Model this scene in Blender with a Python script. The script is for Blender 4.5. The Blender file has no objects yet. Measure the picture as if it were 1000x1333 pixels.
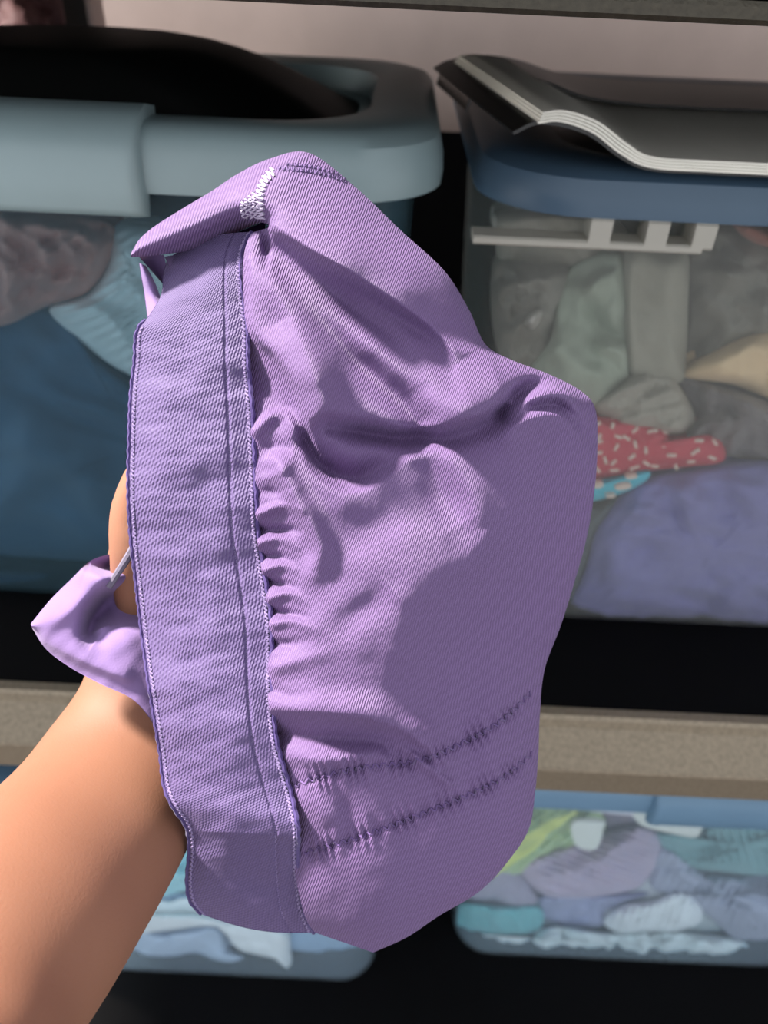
import bpy, math
import numpy as np
from mathutils import Matrix, Vector

S = bpy.context.scene
COL = S.collection
# ------------------------------------------------------------------ camera
F = 963.0                      # focal length in pixels of a 1000 x 1333 frame
TH, ROLL = math.radians(38), math.radians(2.7)
CAM = np.array([0.0, 0.0, 1.15])
fwd = np.array([0, math.cos(TH), -math.sin(TH)])
u0 = np.array([0, math.sin(TH), math.cos(TH)])
r0 = np.array([1.0, 0, 0])
rt = math.cos(ROLL) * r0 + math.sin(ROLL) * u0
up = -math.sin(ROLL) * r0 + math.cos(ROLL) * u0
cd = bpy.data.cameras.new('camera')
cam = bpy.data.objects.new('camera', cd)
GS = 0.84                      # distance factor for hand and garment
COL.objects.link(cam)
cam.matrix_world = Matrix(((rt[0], up[0], -fwd[0], CAM[0]), (rt[1], up[1], -fwd[1], CAM[1]),
                           (rt[2], up[2], -fwd[2], CAM[2]), (0, 0, 0, 1)))
cd.sensor_fit = 'VERTICAL'
cd.sensor_height = 36
cd.lens = 36 * F / 1333
cd.clip_start = 0.01
cd.dof.use_dof = True
cd.dof.focus_distance = 0.216
cd.dof.aperture_fstop = 11
S.camera = cam
# ------------------------------------------------------------------ light
w = bpy.data.worlds.new('world')
S.world = w
w.use_nodes = True
w.node_tree.nodes['Background'].inputs[0].default_value = (0.93, 0.96, 1.0, 1)
w.node_tree.nodes['Background'].inputs[1].default_value = 1.35
sd = bpy.data.lights.new('sun', 'SUN')
sd.energy = 17
sd.angle = math.radians(7)
sd.color = (1.0, 0.93, 0.84)
sun = bpy.data.objects.new('sun', sd)
COL.objects.link(sun)
SL = -0.56 * r0 + 0.65 * up - 0.28 * fwd       # direction towards the sun
sun.rotation_euler = Vector(SL).to_track_quat('Z', 'Y').to_euler()
sun.location = (-1.5, -0.6, 3)
ad = bpy.data.lights.new('added_side_lamp', 'AREA')      # added lamp brightening the back wall: assumed light from the left, no window built
ad.shape = 'RECTANGLE'
ad.size, ad.size_y = .5, .5
ad.spread = math.radians(70)
ad.energy = 6
ad.color = (1.0, .93, .88)
side = bpy.data.objects.new('added_side_lamp', ad)
COL.objects.link(side)
side.location = (-1.25, .60, CAM[2] + .02)
side.rotation_euler = Vector((-1, -.25, 0.02)).to_track_quat('Z', 'Y').to_euler()
S.view_settings.view_transform = 'Standard'
S.view_settings.look = 'None'
S.view_settings.gamma = 1
S.view_settings.use_curve_mapping = False
S.view_settings.exposure = 0.0
try:
    S.cycles.transparent_max_bounces = 24
    S.cycles.max_bounces = 10
except Exception:
    pass


# ------------------------------------------------------------------ helpers
def atd(px, py, d):
    """point seen at pixel (px,py) at depth d along the axis (arrays welcome)"""
    px, py, d = np.broadcast_arrays(np.asarray(px, float), np.asarray(py, float), np.asarray(d, float))
    a = (px - 500) / F * d
    b = -(py - 666.5) / F * d
    return CAM + a[..., None] * rt + b[..., None] * up + d[..., None] * fwd


def atY(px, py, Y):
    """point of the plane y = Y seen at pixel"""
    px, py, Y = np.broadcast_arrays(np.asarray(px, float), np.asarray(py, float), np.asarray(Y, float))
    dr = ((px - 500) / F)[..., None] * rt - ((py - 666.5) / F)[..., None] * up + fwd
    return CAM + dr * ((Y - CAM[1]) / dr[..., 1])[..., None]


def lin(c):
    return tuple(((x / 255) / 12.92 if x / 255 <= .04045 else ((x / 255 + .055) / 1.055) ** 2.4) for x in c) + (1,)


def crom(P, n, closed=False):
    """Catmull-Rom resample of control rows to n rows"""
    P = np.asarray(P, float)
    m = len(P)
    if closed:
        u = np.linspace(0, m, n, endpoint=False)
        i = np.floor(u).astype(int)
        f = (u - i)[:, None]
        g = lambda k: P[(i + k) % m]
    else:
        u = np.linspace(0, m - 1, n)
        i = np.minimum(np.floor(u).astype(int), m - 2)
        f = (u - i)[:, None]
        Q = np.vstack([2 * P[0] - P[1], P, 2 * P[-1] - P[-2]])
        g = lambda k: Q[i + k + 1]
    a, b, c, d = g(-1), g(0), g(1), g(2)
    return 0.5 * (2 * b + (c - a) * f + (2 * a - 5 * b + 4 * c - d) * f ** 2 + (3 * b - a - 3 * c + d) * f ** 3)


def mk(name, V, Fc, mat=None, parent=None, uv=None, smooth=True, auto=None):
    me = bpy.data.meshes.new(name)
    V = np.asarray(V, float)
    me.from_pydata(V.tolist(), [], Fc if isinstance(Fc, list) else Fc.tolist())
    me.update()
    if uv is not None:
        l = me.uv_layers.new(name='UVMap')
        vi = np.empty(len(me.loops), dtype=np.int32)
        me.loops.foreach_get('vertex_index', vi)
        l.data.foreach_set('uv', np.asarray(uv, float)[vi].ravel())
    if smooth:
        me.polygons.foreach_set('use_smooth', np.ones(len(me.polygons), dtype=bool))
    if auto:
        try:
            me.set_sharp_from_angle(angle=math.radians(auto))
        except Exception:
            pass
    if mat:
        me.materials.append(mat)
    o = bpy.data.objects.new(name, me)
    COL.objects.link(o)
    if parent:
        o.parent = parent
    return o


def grid_faces(nr, nc, wrap=False, off=0, flip=False):
    r = np.arange(nr - 1)[:, None]
    c = np.arange(nc if wrap else nc - 1)[None, :]
    a = r * nc + c
    b = r * nc + (c + 1) % nc
    q = np.stack([a, b, b + nc, a + nc], -1).reshape(-1, 4) + off
    return q[:, ::-1] if flip else q


class MB:
    def __init__(s):
        s.V, s.F = [], []

    def add(s, V, Fc):
        o = len(s.V)
        s.V += [tuple(map(float, v)) for v in V]
        s.F += [tuple(int(i) + o for i in f) for f in Fc]

    def box(s, x0, x1, y0, y1, z0, z1, b=0.0):
        if b <= 0:
            V = [(x, y, z) for z in (z0, z1) for y in (y0, y1) for x in (x0, x1)]
            s.add(V, [(0, 2, 3, 1), (4, 5, 7, 6), (0, 1, 5, 4), (2, 6, 7, 3), (0, 4, 6, 2), (1, 3, 7, 5)])
            return
        # profile in yz with chamfered corners, extruded in x
        P = [(y0 + b, z0), (y1 - b, z0), (y1, z0 + b), (y1, z1 - b), (y1 - b, z1), (y0 + b, z1), (y0, z1 - b), (y0, z0 + b)]
        s.prism(P, x0, x1)

    def prism(s, P, x0, x1):
        n = len(P)
        s.add([(x0, y, z) for y, z in P] + [(x1, y, z) for y, z in P],
              [(i, (i + 1) % n, (i + 1) % n + n, i + n) for i in range(n)] + [tuple(range(n))[::-1], tuple(range(n, 2 * n))])

    def tube(s, P, r, k=6, caps=True):
        P = np.asarray(P, float)
        n = len(P)
        r = np.broadcast_to(np.asarray(r, float), (n,))
        T = np.gradient(P, axis=0)
        T /= np.linalg.norm(T, axis=1)[:, None] + 1e-12
        ref = np.array([0.3, 0.2, 0.93])
        V = []
        for i in range(n):
            a = np.cross(T[i], ref)
            a /= np.linalg.norm(a) + 1e-12
            b = np.cross(T[i], a)
            for j in range(k):
                t = 2 * math.pi * j / k
                V.append(P[i] + r[i] * (math.cos(t) * a + math.sin(t) * b))
        Fc = [tuple(q) for q in grid_faces(n, k, True)]
        if caps:
            Fc += [tuple(range(k))[::-1], tuple(range((n - 1) * k, n * k))]
        s.add(V, Fc)

    def build(s, name, mat, parent=None, smooth=True, auto=40):
        return mk(name, s.V, s.F, mat, parent, smooth=smooth, auto=auto)


def thing(name, label, cat, loc=(0, 0, 0), group=None):
    o = bpy.data.objects.new(name, None)
    COL.objects.link(o)
    o['label'] = label
    o['category'] = cat
    o.empty_display_size = 0.02
    if group:
        o['group'] = group
    return o


def tag(o, label, cat, group=None):
    o['label'] = label
    o['category'] = cat
    if group:
        o['group'] = group
    return o


def struct(o):
    o['kind'] = 'structure'
    return o


def polyd(X, Y, P):
    """distance, side (+ = left of direction in image, y down) and arc fraction"""
    P = np.asarray(P, float)
    best = np.full(X.shape, 1e9)
    sd_ = np.zeros(X.shape)
    ar = np.zeros(X.shape)
    n = len(P) - 1
    for i in range(n):
        a, b = P[i, :2], P[i + 1, :2]
        e = b - a
        L2 = e @ e
        t = np.clip(((X - a[0]) * e[0] + (Y - a[1]) * e[1]) / L2, 0, 1)
        dx, dy = X - a[0] - t * e[0], Y - a[1] - t * e[1]
        d = np.hypot(dx, dy)
        m = d < best
        best = np.where(m, d, best)
        sd_ = np.where(m, (e[1] * dx - e[0] * dy) / (math.sqrt(L2) * np.maximum(d, 1e-6)), sd_)
        ar = np.where(m, (i + t), ar)
    return best, sd_, ar


def ridge(X, Y, P, amp, wl, wr, pw=2.0):
    """fold crest along P; wl / wr = falloff to the two sides (wr: right hand when walking, image frame); amp list along P"""
    P = crom(P, 6 * len(P))
    d, s, a = polyd(X, Y, P)
    A = np.interp(a / (len(P) - 1), np.linspace(0, 1, len(amp)), amp) if hasattr(amp, '__len__') else \
        amp * np.sin(np.pi * np.clip(a / (len(P) - 1), 0.04, 0.96)) ** 0.6
    # side: s>0 means point lies on the LEFT hand in the image
    wd = wr + (wl - wr) * (s * .5 + .5)
    return A * np.exp(-(d / wd) ** pw)


def fn(X, Y, seed, scale, n=9, aniso=1.0, ang=0.0):
    r = np.random.RandomState(seed)
    out = np.zeros(np.shape(X))
    ca, sa = math.cos(ang), math.sin(ang)
    x, y = (X * ca + Y * sa) / scale, (-X * sa + Y * ca) / scale / aniso
    wx = np.sin(x * 1.3 + r.rand() * 6) * .6 + np.sin(y * 1.7 + r.rand() * 6) * .6
    for i in range(n):
        t = r.rand() * 6.283
        k = 0.7 * 1.45 ** (i * .7)
        out += np.sin((x * math.cos(t) + y * math.sin(t)) * k * 2.2 + wx + r.rand() * 6.283) / k
    return out / 2.2


# ------------------------------------------------------------------ materials
def mat_new(name):
    m = bpy.data.materials.new(name)
    m.use_nodes = True
    nt = m.node_tree
    b = nt.nodes['Principled BSDF']
    return m, nt, b


def nd(nt, t, **k):
    n = nt.nodes.new(t)
    for a, v in k.items():
        setattr(n, a, v)
    return n


def mth(nt, op, a, b=None, c=None):
    n = nt.nodes.new('ShaderNodeMath')
    n.operation = op
    for i, v in enumerate((a, b, c)):
        if v is None:
            continue
        if isinstance(v, (int, float)):
            n.inputs[i].default_value = v
        else:
            nt.links.new(v, n.inputs[i])
    return n.outputs[0]


def cloth(name, col, col2=None, rough=.85, scale=60, bump=.3, bscale=900, bdist=.0006, sheen=.15):
    m, nt, b = mat_new(name)
    tc = nd(nt, 'ShaderNodeTexCoord')
    n1 = nd(nt, 'ShaderNodeTexNoise')
    n1.inputs['Scale'].default_value = scale
    n1.inputs['Detail'].default_value = 4
    nt.links.new(tc.outputs['Object'], n1.inputs['Vector'])
    mx = nd(nt, 'ShaderNodeMix', data_type='RGBA')
    mx.inputs[6].default_value = lin(col)
    mx.inputs[7].default_value = lin(col2 or tuple(min(255, c * 1.12 + 4) for c in col))
    nt.links.new(n1.outputs[0], mx.inputs[0])
    nt.links.new(mx.outputs[2], b.inputs['Base Color'])
    n2 = nd(nt, 'ShaderNodeTexNoise')
    n2.inputs['Scale'].default_value = bscale
    n2.inputs['Detail'].default_value = 2
    nt.links.new(tc.outputs['Object'], n2.inputs['Vector'])
    bp = nd(nt, 'ShaderNodeBump')
    bp.inputs['Strength'].default_value = bump
    bp.inputs['Distance'].default_value = bdist
    nt.links.new(n2.outputs[0], bp.inputs['Height'])
    nt.links.new(bp.outputs[0], b.inputs['Normal'])
    b.inputs['Roughness'].default_value = rough
    b.inputs['Sheen Weight'].default_value = sheen
    b.inputs['Specular IOR Level'].default_value = .2
    return m


def rib_fabric(name, c_hi, c_lo, period, per2=None, bump=.5, dist=.00035, second=0.0):
    """knit: UV.x / UV.y hold millimetre-like coordinates across / along the wales"""
    m, nt, b = mat_new(name)
    uv = nd(nt, 'ShaderNodeUVMap')
    sp = nd(nt, 'ShaderNodeSeparateXYZ')
    nt.links.new(uv.outputs[0], sp.inputs[0])
    nz = nd(nt, 'ShaderNodeTexNoise')
    nz.inputs['Scale'].default_value = .09
    nz.inputs['Detail'].default_value = 2
    nt.links.new(uv.outputs[0], nz.inputs['Vector'])
    j = mth(nt, 'MULTIPLY', nz.outputs[0], 5.0)
    ph = mth(nt, 'ADD', mth(nt, 'MULTIPLY', sp.outputs[0], 2 * math.pi / period), j)
    s1 = mth(nt, 'SINE', ph)
    h = s1
    if per2:
        ph2 = mth(nt, 'ADD', mth(nt, 'MULTIPLY', sp.outputs[1], 2 * math.pi / per2), mth(nt, 'MULTIPLY', ph, .5))
        s2 = mth(nt, 'SINE', ph2)
        h = mth(nt, 'ADD', mth(nt, 'MULTIPLY', s1, 1 - second), mth(nt, 'MULTIPLY', s2, second))
    fz = nd(nt, 'ShaderNodeTexNoise')
    fz.inputs['Scale'].default_value = .45
    fz.inputs['Detail'].default_value = 3
    nt.links.new(uv.outputs[0], fz.inputs['Vector'])
    h = mth(nt, 'ADD', h, mth(nt, 'MULTIPLY', fz.outputs[0], 1.3))
    mx = nd(nt, 'ShaderNodeMix', data_type='RGBA')
    mx.inputs[6].default_value = lin(c_lo)
    mx.inputs[7].default_value = lin(c_hi)
    nt.links.new(mth(nt, 'MULTIPLY_ADD', h, .28, .3), mx.inputs[0])
    nt.links.new(mx.outputs[2], b.inputs['Base Color'])
    bp = nd(nt, 'ShaderNodeBump')
    bp.inputs['Strength'].default_value = bump
    bp.inputs['Distance'].default_value = dist
    nt.links.new(h, bp.inputs['Height'])
    nt.links.new(bp.outputs[0], b.inputs['Normal'])
    b.inputs['Roughness'].default_value = .62
    b.inputs['Sheen Weight'].default_value = .12
    b.inputs['Sheen Tint'].default_value = lin((215, 195, 245))
    b.inputs['Specular IOR Level'].default_value = .3
    return m


def plastic(name, col, rough=.4, bump=.0, noise=300, spec=.5):
    m, nt, b = mat_new(name)
    tc = nd(nt, 'ShaderNodeTexCoord')
    n1 = nd(nt, 'ShaderNodeTexNoise')
    n1.inputs['Scale'].default_value = 30
    n1.inputs['Detail'].default_value = 5
    nt.links.new(tc.outputs['Object'], n1.inputs['Vector'])
    mx = nd(nt, 'ShaderNodeMix', data_type='RGBA')
    mx.inputs[6].default_value = lin(col)
    mx.inputs[7].default_value = lin(tuple(min(255, c * 1.06 + 3) for c in col))
    nt.links.new(n1.outputs[0], mx.inputs[0])
    nt.links.new(mx.outputs[2], b.inputs['Base Color'])
    b.inputs['Roughness'].default_value = rough
    b.inputs['Specular IOR Level'].default_value = spec
    n2 = nd(nt, 'ShaderNodeTexNoise')
    n2.inputs['Scale'].default_value = noise
    nt.links.new(tc.outputs['Object'], n2.inputs['Vector'])
    bp = nd(nt, 'ShaderNodeBump')
    bp.inputs['Strength'].default_value = .1 + bump
    bp.inputs['Distance'].default_value = .0004
    nt.links.new(n2.outputs[0], bp.inputs['Height'])
    nt.links.new(bp.outputs[0], b.inputs['Normal'])
    return m


def clear_plastic(name, tint, body, fac, rough=.3):
    """thin translucent plastic: partly see-through, partly milky"""
    m, nt, b = mat_new(name)
    tr = nd(nt, 'ShaderNodeBsdfTransparent')
    tr.inputs[0].default_value = lin(tint)
    b.inputs['Base Color'].default_value = lin(body)
    b.inputs['Roughness'].default_value = rough
    mx = nd(nt, 'ShaderNodeMixShader')
    tc = nd(nt, 'ShaderNodeTexCoord')
    n1 = nd(nt, 'ShaderNodeTexNoise')
    n1.inputs['Scale'].default_value = 9
    n1.inputs['Detail'].default_value = 4
    nt.links.new(tc.outputs['Object'], n1.inputs['Vector'])
    nt.links.new(mth(nt, 'MULTIPLY_ADD', n1.outputs[0], fac * .5, fac * .75), mx.inputs[0])
    nt.links.new(tr.outputs[0], mx.inputs[1])
    nt.links.new(b.outputs[0], mx.inputs[2])
    nt.links.new(mx.outputs[0], nt.nodes['Material Output'].inputs[0])
    return m


M = {}
M['purple'] = rib_fabric('purple_rib_knit', (117, 94, 138), (82, 61, 100), 2.9, bump=.55, dist=.00032)
M['purple_band'] = rib_fabric('purple_elastic', (100, 85, 126), (70, 57, 97), 3.9, per2=5.8, bump=.5, dist=.0004, second=.36)
M['purple_in'] = cloth('purple_lining', (118, 96, 142), (126, 104, 150), bump=.25, bscale=1500, bdist=.0003)
M['piping'] = cloth('purple_dark_edge', (66, 52, 100), (76, 62, 112))
M['thread'] = cloth('pale_thread', (136, 120, 160), (124, 108, 150))
M['thread_dk'] = cloth('purple_thread', (84, 64, 108), (96, 76, 122))
M['thread_w'] = cloth('white_thread', (170, 158, 184), (158, 146, 172))
M['grey_trim'] = cloth('grey_trim', (96, 90, 108), (108, 102, 120))
M['lid_l'] = plastic('pale_blue_grey_plastic', (138, 158, 162), .42)
M['lid_r'] = plastic('slate_blue_plastic', (66, 88, 108), .42)
M['lid_b'] = plastic('steel_blue_plastic', (92, 124, 150), .4)
M['lid_panel'] = plastic('black_lid_plastic', (9, 11, 11), .55, spec=.25)
M['lid_panel2'] = plastic('black_gloss_panel', (34, 35, 42), .3)
M['body_l'] = clear_plastic('blue_clear_plastic', (226, 236, 240), (96, 122, 134), .13)
M['body_r'] = clear_plastic('clear_plastic', (246, 246, 244), (150, 152, 150), .17)
M['body_b'] = clear_plastic('pale_blue_clear_plastic', (244, 249, 252), (176, 192, 204), .13)
M['milky'] = clear_plastic('milky_plastic', (240, 240, 235), (196, 192, 182), .7)
M['deck'] = plastic('black_shelf_deck', (7, 7, 9), .7, spec=.06)
M['wall'] = plastic('mauve_wall_paint', (206, 186, 178), .9, noise=120)
M['floor'] = plastic('dark_floor', (60, 50, 46), .7)
M['post'] = plastic('black_post', (18, 16, 15), .5)
M['paper'] = cloth('paper', (238, 234, 222), (246, 243, 232), sheen=0)
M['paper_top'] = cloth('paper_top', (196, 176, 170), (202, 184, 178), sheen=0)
M['black_card'] = plastic('black_card', (26, 25, 24), .35)


def hammered(name, col, col2):
    m, nt, b = mat_new(name)
    tc = nd(nt, 'ShaderNodeTexCoord')
    n1 = nd(nt, 'ShaderNodeTexNoise')
    n1.inputs['Scale'].default_value = 420
    n1.inputs['Detail'].default_value = 3
    nt.links.new(tc.outputs['Object'], n1.inputs['Vector'])
    mx = nd(nt, 'ShaderNodeMix', data_type='RGBA')
    mx.inputs[6].default_value = lin(col)
    mx.inputs[7].default_value = lin(col2)
    nt.links.new(n1.outputs[0], mx.inputs[0])
    nt.links.new(mx.outputs[2], b.inputs['Base Color'])
    bp = nd(nt, 'ShaderNodeBump')
    bp.inputs['Strength'].default_value = .6
    bp.inputs['Distance'].default_value = .0008
    nt.links.new(n1.outputs[0], bp.inputs['Height'])
    nt.links.new(bp.outputs[0], b.inputs['Normal'])
    b.inputs['Roughness'].default_value = .45
    b.inputs['Metallic'].default_value = .35
    return m


M['steel_shaded'] = hammered('shaded_hammered_steel', (44, 40, 32), (72, 66, 54))  # darker copy of the rail steel: the top rail's shade is in the colour
M['steel'] = hammered('bronze_hammered_steel', (100, 90, 76), (160, 146, 126))

# ------------------------------------------------------------------ room and shelving
Z0 = CAM[2]
mb = MB(); mb.box(-2, 2, -1.2, 1.0, -.05, 0)
struct(mb.build('floor', M['floor'], auto=30))
mb = MB(); mb.box(-2, 2, .86, .92, 0, 2.4)
struct(mb.build('wall_back', M['wall'], auto=30))

DECK = Z0 - .393
shelf = thing('shelving_unit', 'black steel shelving unit with bronze grey hammered front rails holding the storage bins', 'shelf')
YL, YD, YB = .264, .298, .80


def shelf_level(z, YL=YL, YD=YD):
    m = MB(); m.box(-.75, .95, YD + .001, YB, z - .018, z)
    m.build('shelf_board', M['deck'], shelf)
    m = MB()
    # stepped front rail: raised bead, sloping ledge and front face
    P = [(YD + .006, z + .002), (YD - .001, z + .003), (YD - .003, z + .001), (YD - .004, z - .006), (YL + .0115, z - .0180), (YL + .0085, z - .0195), (YL + .0080, z - .0215), (YL + .017, z - .058), (YL + .021, z - .058), (YD + .006, z - .022)]
    m.prism(P[::-1], -.75, .95)
    m.build('front_rail', M['steel'], shelf, auto=25)


shelf_level(DECK)
m = MB(); m.box(-.75, .95, YD + .001, YB, Z0 - .012, Z0 + .002)
m.build('shelf_board', M['deck'], shelf)
m = MB(); m.box(-.75, .95, YL + .002, YD, Z0 - .0125, Z0 + .003, .002)
m.build('rail_upper_face', M['deck'], shelf)
m = MB(); m.box(-.75, .95, YL, YD + .004, Z0 - .0175, Z0 - .0115, .0015)
m.build('front_rail', M['steel_shaded'], shelf, auto=25)
shelf_level(Z0 - .962, .236, .270)
for x in (-.75, .93):
    for y in (YD + .01, YB - .03):
        m = MB(); m.box(x, x + .03, y, y + .03, 0, Z0 + .5, .004)
        m.build('upright_post', M['post'], shelf)
# rear post seen at the upper left between the left bin and the wall
pp = atY(108, 40, .76)
m = MB(); m.box(pp[0] - .018, pp[0] + .012, .745, .775, Z0 - .98, Z0 + .5, .004)
m.build('upright_post', M['post'], shelf)
m = MB(); m.box(pp[0] + .0125, pp[0] + .016, .742, .775, Z0 - .98, Z0 + .5, .001)  # thin pale strip along the right side of the post
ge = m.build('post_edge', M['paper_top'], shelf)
ge['label'] = 'pale edge of the black post'


m = MB(); m.box(-.72, .93, YB - .004, YB, DECK, Z0 - .150)  # black sheet added for the shade on the wall behind the bins
m.build('shade_board', M['deck'], shelf)
m = MB(); m.box(-.72, .93, YB - .004, YB, Z0 - .962, DECK - .018)  # same added sheet for the shade behind the lower bins
m.build('shade_board', M['deck'], shelf)


# ------------------------------------------------------------------ storage bins
def rrect(w_, d_, r, n=8):
    out = []
    for cx, cy, a0 in ((w_ / 2 - r, d_ / 2 - r, 0), (-w_ / 2 + r, d_ / 2 - r, 90), (-w_ / 2 + r, -d_ / 2 + r, 180), (w_ / 2 - r, -d_ / 2 + r, 270)):
        for k in range(n + 1):
            a = math.radians(a0 + 90 * k / n)
            out.append((cx + r * math.cos(a), cy + r * math.sin(a)))
    # extra points on the straight runs so the mesh shades evenly
    return out


def loft(rings, cx, cy, cap0=False, cap1=False, bow=0):
    V, n = [], None
    for (w_, d_, r, z) in rings:
        p = rrect(w_, d_, r)
        n = len(p)
        V += [(cx + x, cy + y, z) for x, y in p]
    Fc = [tuple(q) for q in grid_faces(len(rings), n, True)]
    if cap0:
        Fc.append(tuple(range(n))[::-1])
    if cap1:
        Fc.append(tuple(range((len(rings) - 1) * n, len(rings) * n)))
    return V, Fc


def make_bin(label, cx, yf, zb, zt, wt, wb, dt, lidh, mats, latch_w, panel_dip=.014, lip=.012, latch_drop=.010, rc=.045, body_split=True):
    lidm, panm, bodm, latm = mats
    t = thing('storage_bin', label, 'storage bin')
    cy = yf + dt / 2
    db = dt - (wt - wb)
    zs = zt - lidh
    th = .0025
    out = [(wb - .03, db - .03, rc * .6, zb), (wb - .012, db - .012, rc * .8, zb + .002), (wb - .003, db - .003, rc * .9, zb + .008), (wb, db, rc, zb + .016)]
    for k in range(1, 6):
        f = k / 5
        out.append((wb + (wt - wb) * f, db + (dt - db) * f, rc, zb + .016 + (zs + .004 - zb - .016) * f))
    rim = [(wt + .010, dt + .010, rc, zs + .003), (wt + .010, dt + .010, rc, zs + .008), (wt - .006, dt - .006, rc, zs + .008)]
    inn = [(a - 2 * th, b - 2 * th, r, z + (th if i < 2 else 0)) for i, (a, b, r, z) in enumerate(out)][::-1]
    V, Fc = loft(out + rim + inn, cx, cy)
    n = len(V) // (len(out) + len(rim) + len(inn))
    Fc.append(tuple(range(n))[::-1]); Fc.append(tuple(range(len(V) - n, len(V))))
    mk('body', V, Fc, bodm, t, auto=35)
    # lid
    lw, ld = wt + 2 * lip, dt + 2 * lip
    r = rc + .004
    R = [(lw - .006, ld - .006, r, zs), (lw, ld, r, zs - .001), (lw + .001, ld + .001, r, zs + .004), (lw, ld, r, zs + lidh * .45), (lw - .004, ld - .004, r, zs + lidh * .78),
         (lw - .012, ld - .012, r, zs + lidh * .93), (lw - .024, ld - .024, r, zs + lidh), (lw - .055, ld - .05, r, zs + lidh), (lw - .075, ld - .075, r, zs + lidh - .002),
         (lw - .082, ld - .082, r, zs + lidh - panel_dip), (lw - .1, ld - .1, r, zs + lidh - panel_dip - .003)]
    R2 = [(lw - .1, ld - .1, r, zs + lidh - panel_dip - .006), (lw - .02, ld - .02, r, zs + lidh * .4), (lw - .006, ld - .006, r, zs)]
    V, Fc = loft(R + R2, cx, cy)
    lid = mk('lid', V, Fc, lidm, t, auto=35)
    # sunken panel (slightly domed)
    rr = [(lw - .096, ld - .096, r, zs + lidh - panel_dip - .002)]
    for k in range(1, 9):
        f = k / 8
        rr.append(((lw - .1) * (1 - f) + .11 * f, (ld - .1) * (1 - f) + .11 * f, r, zs + lidh - panel_dip - .002 + (.034 if panm is M['lid_panel'] else .003) * math.sin(f * math.pi / 2)))
    V, Fc = loft(rr, cx, cy, cap1=True)
    p = mk('lid_panel', V, Fc, panm, lid)
    # latch: curved clip over the middle of the front rim
    yl = cy - ld / 2
    prof = [(.030, lidh + .003), (.016, lidh + .006), (.004, lidh + .003), (-.004, lidh * .85), (-.007, lidh * .6), (-.008, lidh * .3), (-.0075, -latch_drop * .6), (-.005, -latch_drop),
            (-.001, -latch_drop - .001), (.002, -latch_drop), (.004, 0), (.006, lidh * .3), (.01, lidh * .7), (.03, lidh - .004)]
    V = []
    ks = [(-1, .35), (-.985, .8), (-.96, 1.0), (-.92, 1.08), (-.86, 1.0), (0, 1), (.86, 1), (.92, 1.08), (.96, 1.0), (.985, .8), (1, .35)]
    for kx, sc in ks:
        for (y, z) in prof:
            V.append((cx + kx * latch_w / 2, yl + (y * sc if y < .004 else y), zs + z))
    n = len(prof)
    Fc = [tuple(q) for q in grid_faces(len(ks), n, True)] + [tuple(range(n))[::-1], tuple(range((len(ks) - 1) * n, len(ks) * n))]
    mk('latch', V, Fc, latm, t, auto=50)
    return t, (cx, cy, zs, lw, ld)


UL = make_bin('pale blue lidded bin with blue tinted sides at the upper left, black sunken lid panel', -.190, .364, DECK + .001, Z0 - .0695, .398, .37, .24, .027,
              (M['lid_l'], M['lid_panel'], M['body_l'], M['lid_l']), .150)
UR = make_bin('clear storage bin with slate blue lid at the upper right, full of folded clothes', .250, .364, DECK + .001, Z0 - .079, .400, .372, .30, .019,
              (M['lid_r'], M['lid_panel2'], M['body_r'], M['lid_b']), .150, panel_dip=.003)
LL = make_bin('pale blue bin on the lower shelf behind the forearm, left of the other low bin', -.188, .322, Z0 - .961, Z0 - .550, .44, .41, .40, .032,
              (M['lid_b'], M['lid_r'], M['body_b'], M['lid_b']), .15)
LR = make_bin('pale blue bin on the lower shelf at the right, full of white and teal yarn', .312, .358, Z0 - .961, Z0 - .550, .44, .41, .40, .032,
              (M['lid_b'], M['lid_r'], M['body_b'], M['lid_b']), .15)

# moulded handle shelf with ribs on the clear bin
m = MB()
a = atY([618, 700, 790, 860, 915], [292, 303, 309, 315, 320], .352)
hx0, hx1 = a[0][0], a[-1][0]
zs = UR[1][2]
hz = zs - .015
m.box(hx0, hx1, .351, .366, hz, hz + .004, .001)
for px in (787, 862, 925):
    x = atY(px, 290, .352)[0]
    m.box(x - .006, x + .004, .351, .366, hz + .002, zs - .001, .001)
hb = m.build('handle_shelf', M['milky'], UR[0])


# ------------------------------------------------------------------ soft contents
LOWLEFT = [0]


def wall_y(z):
    """depth of the bins' front wall, inner side, at height z"""
    up_ = .378 - .014 * np.clip((z - DECK) / .31, 0, 1)
    lo_ = .379 - .015 * np.clip((z - (Z0 - .961)) / .33, 0, 1)
    lo_ = lo_ - .006 - .036 * LOWLEFT[0]
    return np.where(z > DECK, up_, lo_) + .0025


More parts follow.
